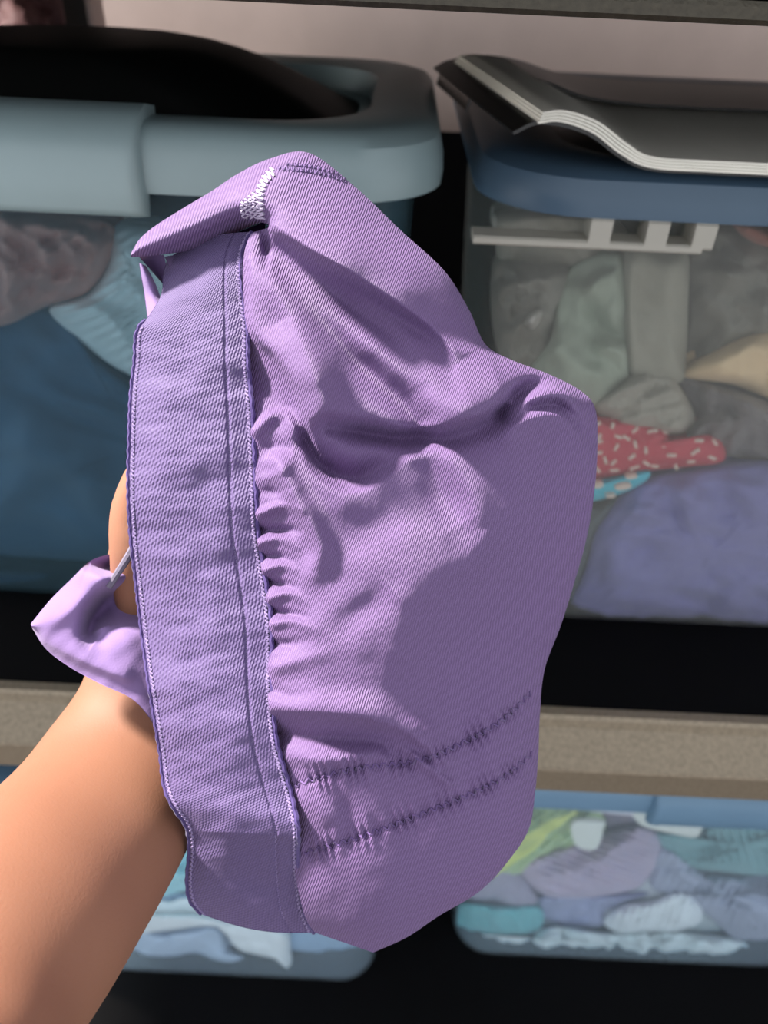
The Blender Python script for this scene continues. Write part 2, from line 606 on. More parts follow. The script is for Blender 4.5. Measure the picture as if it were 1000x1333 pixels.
def puffy(name, outline, Y, thick, mat, label, cat, rings=30, nb=110, folds=(), noise=(3, 40, .004), power=.5, group=None, parent=None, back=.5, rib=None):
    """a soft bundle: rounded outline (from pixel measurements on the plane y=Y), puffed forward and backward"""
    P = crom(outline, nb, True)
    c = P.mean(0)
    R = np.sin(np.linspace(0, 1, rings) * math.pi / 2)
    R[0] = .0
    X = c[0] + R[:, None] * (P[None, :, 0] - c[0])
    Yp = c[1] + R[:, None] * (P[None, :, 1] - c[1])
    dome = (1 - R ** 3)[:, None] ** power
    seed, sc, am = noise
    n = fn(X, Yp, seed, sc) * am * 1.9 + fn(X, Yp, seed + 100, sc * .35) * am * .4
    for f in folds:
        n = n + ridge(X, Yp, f[0], 1.9 * f[1] / 1000, f[2], f[3])
    if rib:
        n = n + 1.6 * rib[2] * np.sin((X * math.cos(rib[1]) + Yp * math.sin(rib[1])) * 6.283 / rib[0] + 1.5 * fn(X, Yp, 8, 60))
    ed = (1 - R ** 8)[:, None]
    Yf = Y + thick * .5 - (thick * .5) * dome - n * ed
    Vf = atY(X, Yp, Yf)
    dl = Yf - wall_y(Vf[..., 2]) - .001
    dl = np.where(dl < .006, .006 * np.exp(np.clip(dl - .006, -.05, 0) / .010), dl)     # pressed against the plastic
    Vf = atY(X, Yp, wall_y(Vf[..., 2]) + .001 + dl)
    Vb = Vf.copy()
    Vb[..., 1] = np.maximum(Y + thick * .5 + thick * back * dome, Vf[..., 1] + .002)
    nr, nc = X.shape
    V = np.vstack([Vf.reshape(-1, 3), Vb[:-1].reshape(-1, 3)])
    Fc = [tuple(q) for q in grid_faces(nr, nc, True, flip=True)]
    off = nr * nc
    Fc += [tuple(q) for q in grid_faces(nr - 1, nc, True, off=off)]
    for j in range(nc):
        k = (j + 1) % nc
        Fc.append(((nr - 1) * nc + j, off + (nr - 2) * nc + j, off + (nr - 2) * nc + k, (nr - 1) * nc + k)[::-1])
    o = mk(name, V, Fc, mat, parent)
    if label:
        tag(o, label, cat, group)
    return o


def bcloth(n_, a, b_=None, k=1.17, **kw):
    f = lambda c: tuple(min(250, v * k) for v in c)
    return cloth(n_, f(a), f(b_) if b_ else None, **kw)


Yc = .388
# upper-left bin
puffy('knitted_scarf', [(-150, 262), (0, 268), (110, 280), (152, 300), (140, 345), (112, 382), (62, 398), (0, 425), (-90, 425), (-160, 380)], Yc, .05,
      bcloth('brown_yarn', (170, 122, 114), (196, 146, 134), bscale=500), 'dusty brown chunky knit bundled at the top of the blue tinted bin', 'knitwear',
      folds=[([(20, 300), (60, 330), (50, 380)], 7, 9, 9), ([(70, 300), (100, 340), (80, 385)], 7, 9, 9), ([(-30, 300), (5, 350), (10, 400)], 7, 10, 9),
             ([(110, 300), (128, 330), (115, 360)], 6, 9, 9), ([(0, 290), (60, 296), (130, 310)], 5, 9, 9), ([(-80, 320), (-50, 360), (-30, 410)], 7, 12, 12)], noise=(4, 22, .003))
puffy('ribbed_sweater', [(152, 292), (230, 300), (330, 330), (400, 420), (380, 520), (280, 530), (200, 500), (150, 478), (100, 440), (64, 402), (112, 384), (140, 345)], Yc + .004, .05,
      bcloth('mint_knit', (205, 240, 226), (222, 250, 238), bscale=500), 'pale mint ribbed knit folded beside the brown knit in the blue tinted bin', 'knitwear',
      noise=(5, 60, .003), rib=(13, 1.1, .0013), folds=[([(105, 385), (150, 420), (180, 470)], 4, 8, 14)])
puffy('blue_blanket', [(-200, 425), (-40, 415), (70, 405), (120, 460), (200, 510), (340, 530), (440, 500), (495, 540), (495, 680), (460, 740), (300, 742), (100, 735), (-100, 728), (-220, 700)], Yc + .012, .07,
      bcloth('deep_blue_fleece', (54, 78, 102), (66, 92, 116), bscale=400), 'deep blue fleece blanket filling the blue tinted bin below the knits', 'blanket',
      noise=(6, 70, .006), folds=[([(0, 560), (90, 600), (150, 680)], 5, 14, 18), ([(-60, 620), (40, 660), (120, 700)], 4, 14, 18), ([(60, 510), (120, 530), (190, 540)], 5, 10, 12)])
puffy('base_step', [(-220, 742), (-80, 738), (100, 742), (300, 750), (480, 755), (500, 790), (470, 808), (200, 800), (0, 792), (-200, 785)], Yc + .01, .06,
      bcloth('navy_base', (30, 52, 74), (36, 60, 84)), 'darker blue base step at the bottom of the blue tinted bin', 'towel', noise=(7, 60, .002))  # soft shape standing in for the bin's base step
# upper-right bin
puffy('grey_shirt', [(650, 340), (700, 342), (745, 350), (735, 420), (722, 480), (690, 490), (655, 470), (642, 430), (640, 370)], Yc + .01, .05,
      bcloth('grey_jersey', (128, 128, 124), (140, 140, 136)), 'crumpled mid grey shirt at the left side of the clear bin', 'shirt',
      folds=[([(650, 375), (690, 365), (730, 360)], 6, 8, 14), ([(670, 430), (700, 410), (715, 400)], 6, 8, 12)], noise=(9, 34, .005))
puffy('white_shirt', [(650, 275), (760, 275), (815, 300), (815, 345), (740, 362), (660, 362), (645, 310)], Yc + .02, .05,
      bcloth('pale_grey_cotton', (160, 158, 152), (168, 166, 160)), 'pale grey shirt folded under the handle of the clear bin', 'shirt', noise=(10, 60, .004))
puffy('sage_shirt', [(745, 348), (790, 328), (815, 335), (822, 400), (822, 480), (815, 500), (770, 540), (725, 530), (690, 485), (715, 440), (722, 390)], Yc + .0, .05,
      bcloth('sage_jersey', (150, 162, 152), (160, 172, 162)), 'sage green jersey shirt twisted in the middle of the clear bin', 'shirt',
      folds=[([(760, 390), (780, 365), (805, 352)], 6, 7, 16), ([(762, 392), (790, 430), (815, 450)], -6, 9, 9), ([(725, 420), (740, 470), (800, 500)], 5, 12, 16), ([(735, 470), (800, 455), (825, 500)], 4, 14, 9)], noise=(11, 60, .004))
puffy('folded_tshirt', [(816, 318), (860, 318), (895, 326), (896, 400), (893, 470), (885, 498), (830, 500), (815, 470), (812, 400)], Yc - .002, .04,
      bcloth('light_grey_jersey', (146, 146, 138), (154, 154, 146)), 'light grey folded t-shirt standing upright in the middle of the clear bin', 'shirt',
      folds=[([(822, 330), (820, 400), (822, 480)], 3, 6, 6), ([(870, 330), (872, 400), (870, 470)], 3, 12, 20)], noise=(12, 70, .003))
puffy('dark_grey_sweater', [(896, 300), (960, 300), (1060, 310), (1200, 330), (1200, 440), (1000, 440), (930, 470), (895, 490), (895, 400)], Yc + .008, .05,
      bcloth('charcoal_jersey', (112, 112, 108), (124, 124, 120)), 'darker grey sweater at the right of the clear bin above the cream cloth', 'sweater',
      folds=[([(900, 345), (960, 355), (1000, 350)], 4, 7, 12), ([(860, 345), (920, 356), (990, 352)], 3, 7, 12)], noise=(13, 50, .005))
puffy('rust_cloth', [(960, 292), (1010, 298), (1100, 310), (1150, 325), (1080, 335), (1000, 322), (968, 308)], Yc - .0, .03,
      bcloth('rust_jersey', (146, 92, 84), (156, 100, 92)), 'rust coloured cloth peeking out under the lid latch of the clear bin', 'cloth', noise=(14, 40, .003))
puffy('cream_towel', [(888, 488), (930, 455), (985, 432), (1080, 420), (1180, 440), (1180, 560), (1060, 545), (1000, 518), (950, 500)], Yc - .002, .05,
      bcloth('cream_cotton', (212, 186, 154), (218, 194, 164)), 'cream cotton towel at the right edge of the clear bin', 'towel',
      folds=[([(890, 485), (950, 460), (1010, 440)], 3, 12, 20)], noise=(15, 50, .003))
puffy('grey_tshirt', [(772, 530), (800, 505), (830, 485), (865, 482), (890, 510), (905, 545), (890, 565), (850, 562), (800, 552)], Yc - .004, .04,
      bcloth('ash_jersey', (150, 148, 142), (160, 158, 152)), 'ash grey crumpled t-shirt just above the red printed cloth', 'shirt',
      folds=[([(775, 530), (815, 505), (850, 488)], 4, 6, 10), ([(800, 545), (830, 520), (860, 500)], -3, 7, 9)], noise=(16, 36, .004))
puffy('black_shirt', [(885, 492), (930, 500), (1000, 522), (1060, 545), (1180, 560), (1180, 610), (1000, 600), (930, 590), (890, 570), (905, 540)], Yc + .004, .045,
      bcloth('dark_grey_cotton', (100, 98, 104), (122, 118, 122)), 'dark grey shirt crumpled under the cream towel in the clear bin', 'shirt',
      folds=[([(900, 500), (950, 515), (1010, 545)], 6, 6, 12), ([(900, 560), (950, 545), (1000, 565)], 4, 9, 12)], noise=(17, 34, .005))


def confetti(name, base, spot, dot=False):
    m, nt, b = mat_new(name)
    b.inputs['Base Color'].default_value = lin(base)
    b.inputs['Roughness'].default_value = .8
    return m


red = confetti('red_print_cotton', (214, 78, 102), None)
M['spr'] = cloth('white_print', (238, 222, 214), (244, 232, 226), sheen=0)
red_o = puffy('printed_cloth', [(700, 530), (775, 541), (820, 545), (862, 555), (880, 578), (905, 568), (930, 566), (944, 585), (938, 602), (890, 608), (830, 615), (790, 625), (700, 640)], Yc - .005, .035,
              red, 'raspberry red cotton cloth printed with white sprinkle dashes, in the clear bin', 'cloth', noise=(18, 60, .0022), folds=[([(838, 612), (870, 592), (900, 570)], 2, 6, 12)])
rng = np.random.RandomState(5)
rv = np.array([v.co[:] for v in red_o.data.vertices])
nfront = 30 * 110

pr = rv[:nfront]
rel = pr - CAM
dd = rel @ fwd
pxs = 500 + F * (rel @ rt) / dd
pys = 666.5 - F * (rel @ up) / dd
spots = [(797, 545), (778, 553), (796, 556), (819, 548), (827, 558), (849, 561), (780, 569), (803, 567), (806, 582), (824, 577), (841, 586), (822, 594), (800, 598), (825, 608), (853, 605),
         (779, 590), (778, 609), (800, 611), (874, 591), (880, 604), (904, 587), (926, 595), (910, 573), (866, 580), (841, 602), (931, 574), (899, 600), (778, 576), (865, 563), (815, 571), (785, 600)]
m = MB()
for k, (sx, sy) in enumerate(spots):
    i = np.argmin((pxs - sx) ** 2 + (pys - sy) ** 2)
    ang = rng.rand() * 3.14
    L, W = .0022 + .0010 * rng.rand(), .0008
    c = pr[i] + np.array([0, -.0006, 0])
    a = np.array([math.cos(ang), 0, math.sin(ang)])
    b_ = np.array([-math.sin(ang), 0, math.cos(ang)])
    q = []
    for s_ in (-.0012, .0004):
        for (u, v) in ((-L, -W), (-L * .85, W), (L, W * 1.1), (L * .9, -W)):
            q.append(c + a * u + b_ * v + np.array([0, -s_ - .0004, 0]))
    m.add(q, [(0, 3, 2, 1), (4, 5, 6, 7), (0, 1, 5, 4), (1, 2, 6, 5), (2, 3, 7, 6), (3, 0, 4, 7)])
sp_ = m.build('sprinkle_print', M['spr'], red_o)
sp_['kind'] = 'stuff'
cy_o = puffy('dotted_cloth', [(700, 640), (775, 628), (815, 618), (845, 614), (842, 625), (815, 640), (775, 652), (700, 665)], Yc - .004, .02,
             bcloth('cyan_cotton', (70, 178, 208), (84, 190, 218)), 'bright cyan cloth with white dots under the red printed cloth', 'cloth', noise=(19, 60, .001))
m = MB()
for (sx, sy, rx, rz) in ((811, 633, .005, .0022), (779, 631, .003, .0022), (822, 620, .0035, .0015), (795, 645, .003, .0012)):
    c = atY(sx, sy, Yc - .0046)
    V = [c + np.array([rx * math.cos(t), -.0012, rz * math.sin(t) + rx * .2 * math.cos(t)]) for t in np.linspace(0, 6.283, 17)[:-1]]
    V += [v + np.array([0, .004, 0]) for v in V]
    m.add(V, [tuple(range(16))] + [(i, i + 16, (i + 1) % 16 + 16, (i + 1) % 16) for i in range(16)])
d_ = m.build('dot_print', M['spr'], cy_o)
d_['kind'] = 'stuff'
puffy('plush_blanket', [(845, 618), (890, 610), (960, 600), (1040, 600), (1180, 610), (1190, 720), (1150, 800), (1040, 828), (960, 826), (850, 820), (755, 814), (735, 795), (760, 745), (775, 690), (810, 640)], Yc - .004, .07,
      bcloth('periwinkle_fleece', (112, 112, 170), (126, 127, 184), scale=120, bscale=700, bump=.5, bdist=.001), 'periwinkle plush blanket filling the lower half of the clear bin', 'blanket',
      folds=[([(860, 620), (885, 680), (930, 760)], -3, 8, 8), ([(800, 800), (870, 740), (930, 690)], 3, 16, 10), ([(920, 800), (940, 770), (990, 740)], -4, 8, 10), ([(860, 640), (820, 700), (790, 780)], 3, 20, 20),
             ([(920, 640), (960, 630), (990, 680)], 3, 14, 10)], noise=(20, 26, .0022), power=.3)
puffy('dark_cloth', [(690, 650), (770, 655), (812, 640), (790, 680), (770, 720), (755, 780), (740, 812), (660, 808), (640, 700)], Yc + .012, .04,
      bcloth('slate_cloth', (88, 98, 108), (98, 108, 118)), 'slate grey cloth at the left of the periwinkle blanket', 'cloth', noise=(21, 40, .002))

# lower-right bin
Yb = .391
yb_o = puffy('yarn_bundle', [(640, 1040), (700, 1030), (765, 1040), (790, 1075), (770, 1100), (720, 1120), (670, 1140), (620, 1150), (600, 1080)], Yb, .05,
      bcloth('green_yellow_yarn', (124, 166, 150), (206, 206, 130), scale=160, bscale=600, bump=.6), 'green and yellow yarn bundle at the upper left of the lower right bin', 'yarn',
      rib=(9, .9, .0018), noise=(30, 26, .003))
puffy('pink_ribbon', [(650, 1020), (700, 1022), (780, 1040), (840, 1052), (838, 1062), (770, 1056), (700, 1042), (650, 1040)], Yb - .015, .010,
      bcloth('pale_pink_satin', (232, 196, 206), (240, 212, 216)), 'pale pink ribbon lying across the top of the lower right bin', 'ribbon', noise=(31, 40, .001))
puffy('paper_label', [(825, 1058), (860, 1060), (926, 1062), (915, 1078), (905, 1090), (870, 1084), (835, 1074)], Yb - .015, .006,
      M['paper'], 'white folded paper label beside the pink ribbon in the lower right bin', 'label', noise=(32, 40, .0004), power=.2)
puffy('care_tag', [(748, 1070), (785, 1070), (786, 1078), (780, 1100), (770, 1107), (752, 1102), (744, 1086)], Yb - .015, .005,
      M['paper'], 'small white tag hanging by the green yarn in the lower right bin', 'label', noise=(33, 40, .0004), power=.2)
puffy('teal_skein', [(850, 1085), (900, 1090), (930, 1062), (1000, 1062), (1100, 1070), (1120, 1130), (1010, 1140), (940, 1135), (880, 1125)], Yb, .05,
      bcloth('teal_yarn', (104, 142, 144), (122, 158, 158), bscale=600), 'dusty teal wool skein at the upper right of the lower right bin', 'yarn', rib=(10, 2.8, .0016), noise=(34, 40, .003))
puffy('lilac_skein', [(680, 1125), (740, 1100), (780, 1085), (840, 1075), (862, 1100), (850, 1135), (820, 1160), (740, 1170), (700, 1160)], Yb - .003, .05,
      bcloth('lilac_yarn', (158, 150, 174), (186, 160, 170), scale=90, bscale=600), 'lilac pink wool skein in the middle of the lower right bin', 'yarn', rib=(8, 1.9, .0014), noise=(35, 40, .003),
      folds=[([(690, 1150), (760, 1130), (830, 1090)], 4, 10, 14)])
puffy('grey_skein', [(860, 1100), (900, 1130), (960, 1140), (1060, 1140), (1120, 1180), (1080, 1245), (980, 1240), (930, 1200), (890, 1170), (850, 1160), (845, 1125)], Yb + .004, .05,
      bcloth('grey_lilac_yarn', (146, 148, 164), (160, 160, 176), bscale=600), 'grey wool skein at the right of the lower right bin under the teal one', 'yarn', rib=(11, .5, .0014), noise=(36, 40, .004))
puffy('mauve_skein', [(620, 1150), (660, 1125), (690, 1150), (700, 1178), (660, 1184), (620, 1180), (600, 1165)], Yb + .004, .05,
      bcloth('mauve_yarn', (140, 134, 150), (156, 146, 160), bscale=600), 'small mauve grey skein at the left of the lower right bin', 'yarn', noise=(37, 40, .003))
puffy('turquoise_skein', [(604, 1175), (650, 1178), (700, 1180), (708, 1200), (690, 1216), (640, 1218), (600, 1210), (596, 1190)], Yb, .04,
      bcloth('turquoise_yarn', (92, 156, 160), (112, 172, 174), bscale=600), 'turquoise skein above the white wool in the lower right bin', 'yarn', noise=(38, 30, .003))
puffy('white_skein', [(786, 1200), (810, 1178), (850, 1172), (890, 1158), (912, 1175), (912, 1200), (880, 1212), (850, 1214), (810, 1216)], Yb - .005, .04,
      bcloth('white_yarn', (212, 222, 220), (228, 236, 232), bscale=600, bdist=.0012), 'white shell shaped wool skein in the lower right bin', 'yarn', rib=(10, .35, .0012), noise=(39, 30, .002))
puffy('white_fleece', [(606, 1216), (650, 1222), (720, 1206), (790, 1214), (860, 1212), (920, 1216), (980, 1228), (994, 1250), (900, 1257), (760, 1252), (640, 1244)], Yb - .002, .05,
      bcloth('white_fluff', (200, 216, 220), (220, 232, 232), bscale=500, bdist=.0016, bump=.8), 'fluffy white wool along the bottom of the lower right bin', 'yarn', noise=(40, 16, .0025))
puffy('lavender_cloth', [(700, 1165), (820, 1158), (860, 1160), (800, 1185), (780, 1210), (720, 1206), (700, 1200)], Yb + .012, .05,
      bcloth('lavender_yarn', (140, 140, 166), (150, 150, 176), bscale=600), 'lavender grey cloth behind the white skein in the lower right bin', 'cloth', noise=(41, 30, .003))
m = MB()
for k in range(9):
    f = k / 8
    P_ = crom([(620 + 24 * f, 1150 - 14 * f), (672 + 12 * f, 1122 - 34 * f), (712 + 14 * f, 1088 - 22 * f), (738 + 14 * f, 1064 - 8 * f)], 16)
    m.tube(atY(P_[:, 0] + 3 * np.sin(np.arange(16) + k), P_[:, 1], np.full(16, .3725 + .0006 * (k % 3))), .0009, 5)
ys = m.build('yellow_strands', bcloth('yellow_yarn', (196, 200, 110), (206, 206, 130)), yb_o)
ys['label'] = 'loose yellow yarn strands'
ys['kind'] = 'stuff'
# lower-left bin (stands a little nearer)
LOWLEFT[0] = 1
Yb -= .036
puffy('sequin_cloth', [(150, 1060), (250, 1050), (330, 1080), (340, 1120), (300, 1150), (240, 1160), (200, 1168), (150, 1150)], Yb, .05,
      bcloth('aqua_boucle', (120, 190, 204), (176, 222, 226), scale=300, bscale=300, bump=.8, bdist=.002), 'aqua boucle cloth behind the forearm in the lower left bin', 'cloth', noise=(50, 14, .003))
puffy('blue_cloth', [(170, 1166), (240, 1162), (330, 1160), (420, 1180), (470, 1210), (460, 1250), (380, 1245), (330, 1215), (240, 1190), (180, 1190)], Yb + .01, .04,
      bcloth('dusty_blue_cotton', (136, 160, 186), (146, 170, 194)), 'dusty blue cotton cloth in the lower left bin', 'cloth', noise=(51, 40, .003))
puffy('white_cotton_strip', [(172, 1192), (210, 1190), (250, 1190), (285, 1196), (300, 1206), (260, 1206), (210, 1212), (165, 1216)], Yb - .004, .02,
      bcloth('white_cotton', (214, 222, 220), (226, 232, 230)), 'white cotton strip lying beside the forearm in the lower left bin', 'cloth', noise=(52, 30, .0016))
puffy('white_cotton_cloth', [(285, 1204), (330, 1204), (372, 1214), (378, 1240), (380, 1266), (362, 1250), (330, 1242), (308, 1234), (296, 1218)], Yb - .005, .02,
      bcloth('white_cotton_b', (218, 226, 224), (230, 236, 234)), 'white pointed cotton cloth under the waistband in the lower left bin', 'cloth', noise=(53, 26, .0016))
puffy('pale_grey_cloth', [(170, 1214), (220, 1212), (280, 1206), (300, 1235), (330, 1250), (300, 1262), (240, 1258), (180, 1250), (140, 1240)], Yb + .002, .03,
      bcloth('grey_lilac_cotton', (160, 172, 190), (172, 182, 198)), 'pale grey lilac cloth at the bottom of the lower left bin', 'cloth', noise=(54, 36, .002))

LOWLEFT[0] = 0
# maroon bundle behind, at the very top left
puffy('maroon_bag', [(-120, -60), (20, -55), (66, -40), (80, 10), (84, 60), (60, 74), (-20, 78), (-120, 80)], .70, .03,
      bcloth('maroon_cloth', (98, 66, 66), (110, 76, 74), rough=.6), 'dark maroon cloth bag behind the left bin, beside the black post', 'bag',
      folds=[([(10, -10), (40, 20), (80, 30)], 8, 10, 20)], noise=(60, 50, .006))

# ------------------------------------------------------------------ sketch pad on the clear bin
pad = thing('sketch_pad', 'white paper pad with a curled black cover lying on the slate blue lid', 'paper pad')
topz = UR[1][2] + .0205


def sheet_stack(y0, y1, zbase, prof, name, mat, th):
    """extruded sheet: prof = list of (x, z) from the left end, thick downward, running y0..y1"""
    P = crom(prof, 40)
    n = len(P)
    T = np.gradient(P, axis=0)
    T /= np.linalg.norm(T, axis=1)[:, None]
    N = np.stack([-T[:, 1], T[:, 0]], 1)
    lo = P
    hi = P + N * th
    sk = lambda x, y: x - .16 * (y - .345) * min(1, max(0, (xa - x) / .05))
    V = [(sk(x, y), y, zbase + z) for y in (y0, y1) for q_ in (lo, hi) for x, z in q_]
    Fc = []
    for i in range(n - 1):
        Fc += [(i, i + 1, n + i + 1, n + i), (2 * n + i, 3 * n + i, 3 * n + i + 1, 2 * n + i + 1), (n + i, n + i + 1, 3 * n + i + 1, 3 * n + i), (i, 2 * n + i, 2 * n + i + 1, i + 1)]
    Fc += [(0, n, 3 * n, 2 * n), (n - 1, 3 * n - 1, 4 * n - 1, 2 * n - 1)]
    return mk(name, V, Fc, mat, pad, auto=35)


xa = atY(838, 215, .35)[0]
tail = [(xa + .002, .0005), (xa + .03, 0), (xa + .10, 0), (xa + .18, 0), (xa + .27, 0)]
sheet_stack(.347, .53, topz + .0003, [(xa - .058, .012), (xa - .047, .0165), (xa - .028, .0135), (xa - .012, .005)] + tail, 'back_cover', M['black_card'], .0014)
for k in range(4):
    dx = k * .0006
    sheet_stack(.345 + .0006 * k, .52, topz + .0018 + .00105 * k,
                [(xa - .049 + dx, .0155), (xa - .040 + dx, .0165), (xa - .026 + dx, .0130), (xa - .012 + dx, .0052)] + tail, 'page', M['paper'], .0010)
sheet_stack(.45, .535, topz + .0075, [(xa - .054, -.004), (xa - .051, .005), (xa - .045, .010), (xa - .034, .012), (xa - .022, .010), (xa - .004, .004), (xa + .03, .002), (xa + .10, .002), (xa + .27, .002)],
            'front_cover', M['black_card'], .0014)

# ------------------------------------------------------------------ the purple garment
def gat(x, y, d):
    return atd(x, y, np.asarray(d) * GS)


G = thing('underwear', 'lavender purple ribbed underwear with a wide elastic waistband, bunched over the raised hand', 'underwear')
# cross rows of the cloth tube: inner edge x,y | outer silhouette x,y | base depth, puff, edge drop, crest position
ROWS = [
    # xi   yi    xo   yo    D0   puff  k    t0
    (170, 335, 171, 329, .262, .002, 1.0, .5),
    (182, 334, 182, 311, .263, .006, 1.0, .5),
    (205, 332, 202, 294, .264, .010, 1.0, .5),
    (250, 325, 240, 270, .266, .014, 1.0, .55),
    (298, 307, 275, 249, .268, .017, .9, .55),
    (335, 291, 310, 226, .270, .019, .8, .5),
    (346, 291, 350, 207, .272, .021, .6, .4),
    (349, 292, 402, 199, .274, .023, .4, .3),
    (350, 294, 462, 243, .276, .026, .3, .3),
    (348, 297, 522, 300, .279, .030, .25, .3),
    (338, 300, 578, 352, .281, .033, .25, .3),
    (326, 306, 610, 402, .283, .036, .25, .3),
    (318, 330, 632, 448, .284, .038, .25, .3),
    (316, 365, 665, 468, .285, .040, .25, .3),
    (318, 400, 712, 486, .286, .041, .25, .3),
    (318, 440, 755, 508, .286, .042, .25, .28),
    (322, 485, 775, 532, .286, .042, .25, .28),
    (324, 535, 778, 580, .287, .042, .25, .26),
    (326, 590, 774, 640, .287, .042, .25, .26),
    (328, 645, 764, 700, .287, .042, .25, .26),
    (334, 700, 748, 758, .287, .042, .25, .24),
    (342, 755, 730, 815, .287, .042, .25, .22),
    (347, 810, 709, 872, .287, .042, .25, .2),
    (347, 865, 703, 930, .287, .041, .25, .2),
    (350, 920, 701, 980, .287, .040, .25, .2),
    (360, 975, 697, 1030, .287, .038, .25, .2),
    (372, 1030, 689, 1078, .286, .035, .25, .2),
    (380, 1085, 664, 1118, .285, .031, .25, .22),
    (384, 1135, 625, 1160, .284, .026, .25, .25),
    (392, 1175, 572, 1192, .282, .019, .25, .3),
    (400, 1200, 530, 1220, .281, .012, .3, .4),
    (410, 1214, 486, 1240, .280, .003, .5, .5),
]
NR, NC = 640, 340
R = crom(ROWS, NR)
t = np.linspace(0, 1, NC)
tt = 1 - (1 - t) ** 1.35                          # denser towards the silhouette
XI, YI, XO, YO, D0, PF, KK, T0 = [R[:, i][:, None] for i in range(8)]
PX = XI + (XO - XI) * tt
PY = YI + (YO - YI) * tt
sft = np.clip((tt - T0) / (1 - T0), 0, 1)
sfl = np.clip((T0 - tt) / T0, 0, 1)
H = np.where(tt > T0, np.sqrt(np.clip(1 - sft ** 1.75, 0, 1)), 1 - KK * sfl ** 2) * PF * 1.15
rim = np.clip((1 - tt) / .06, 0, 1) ** .5
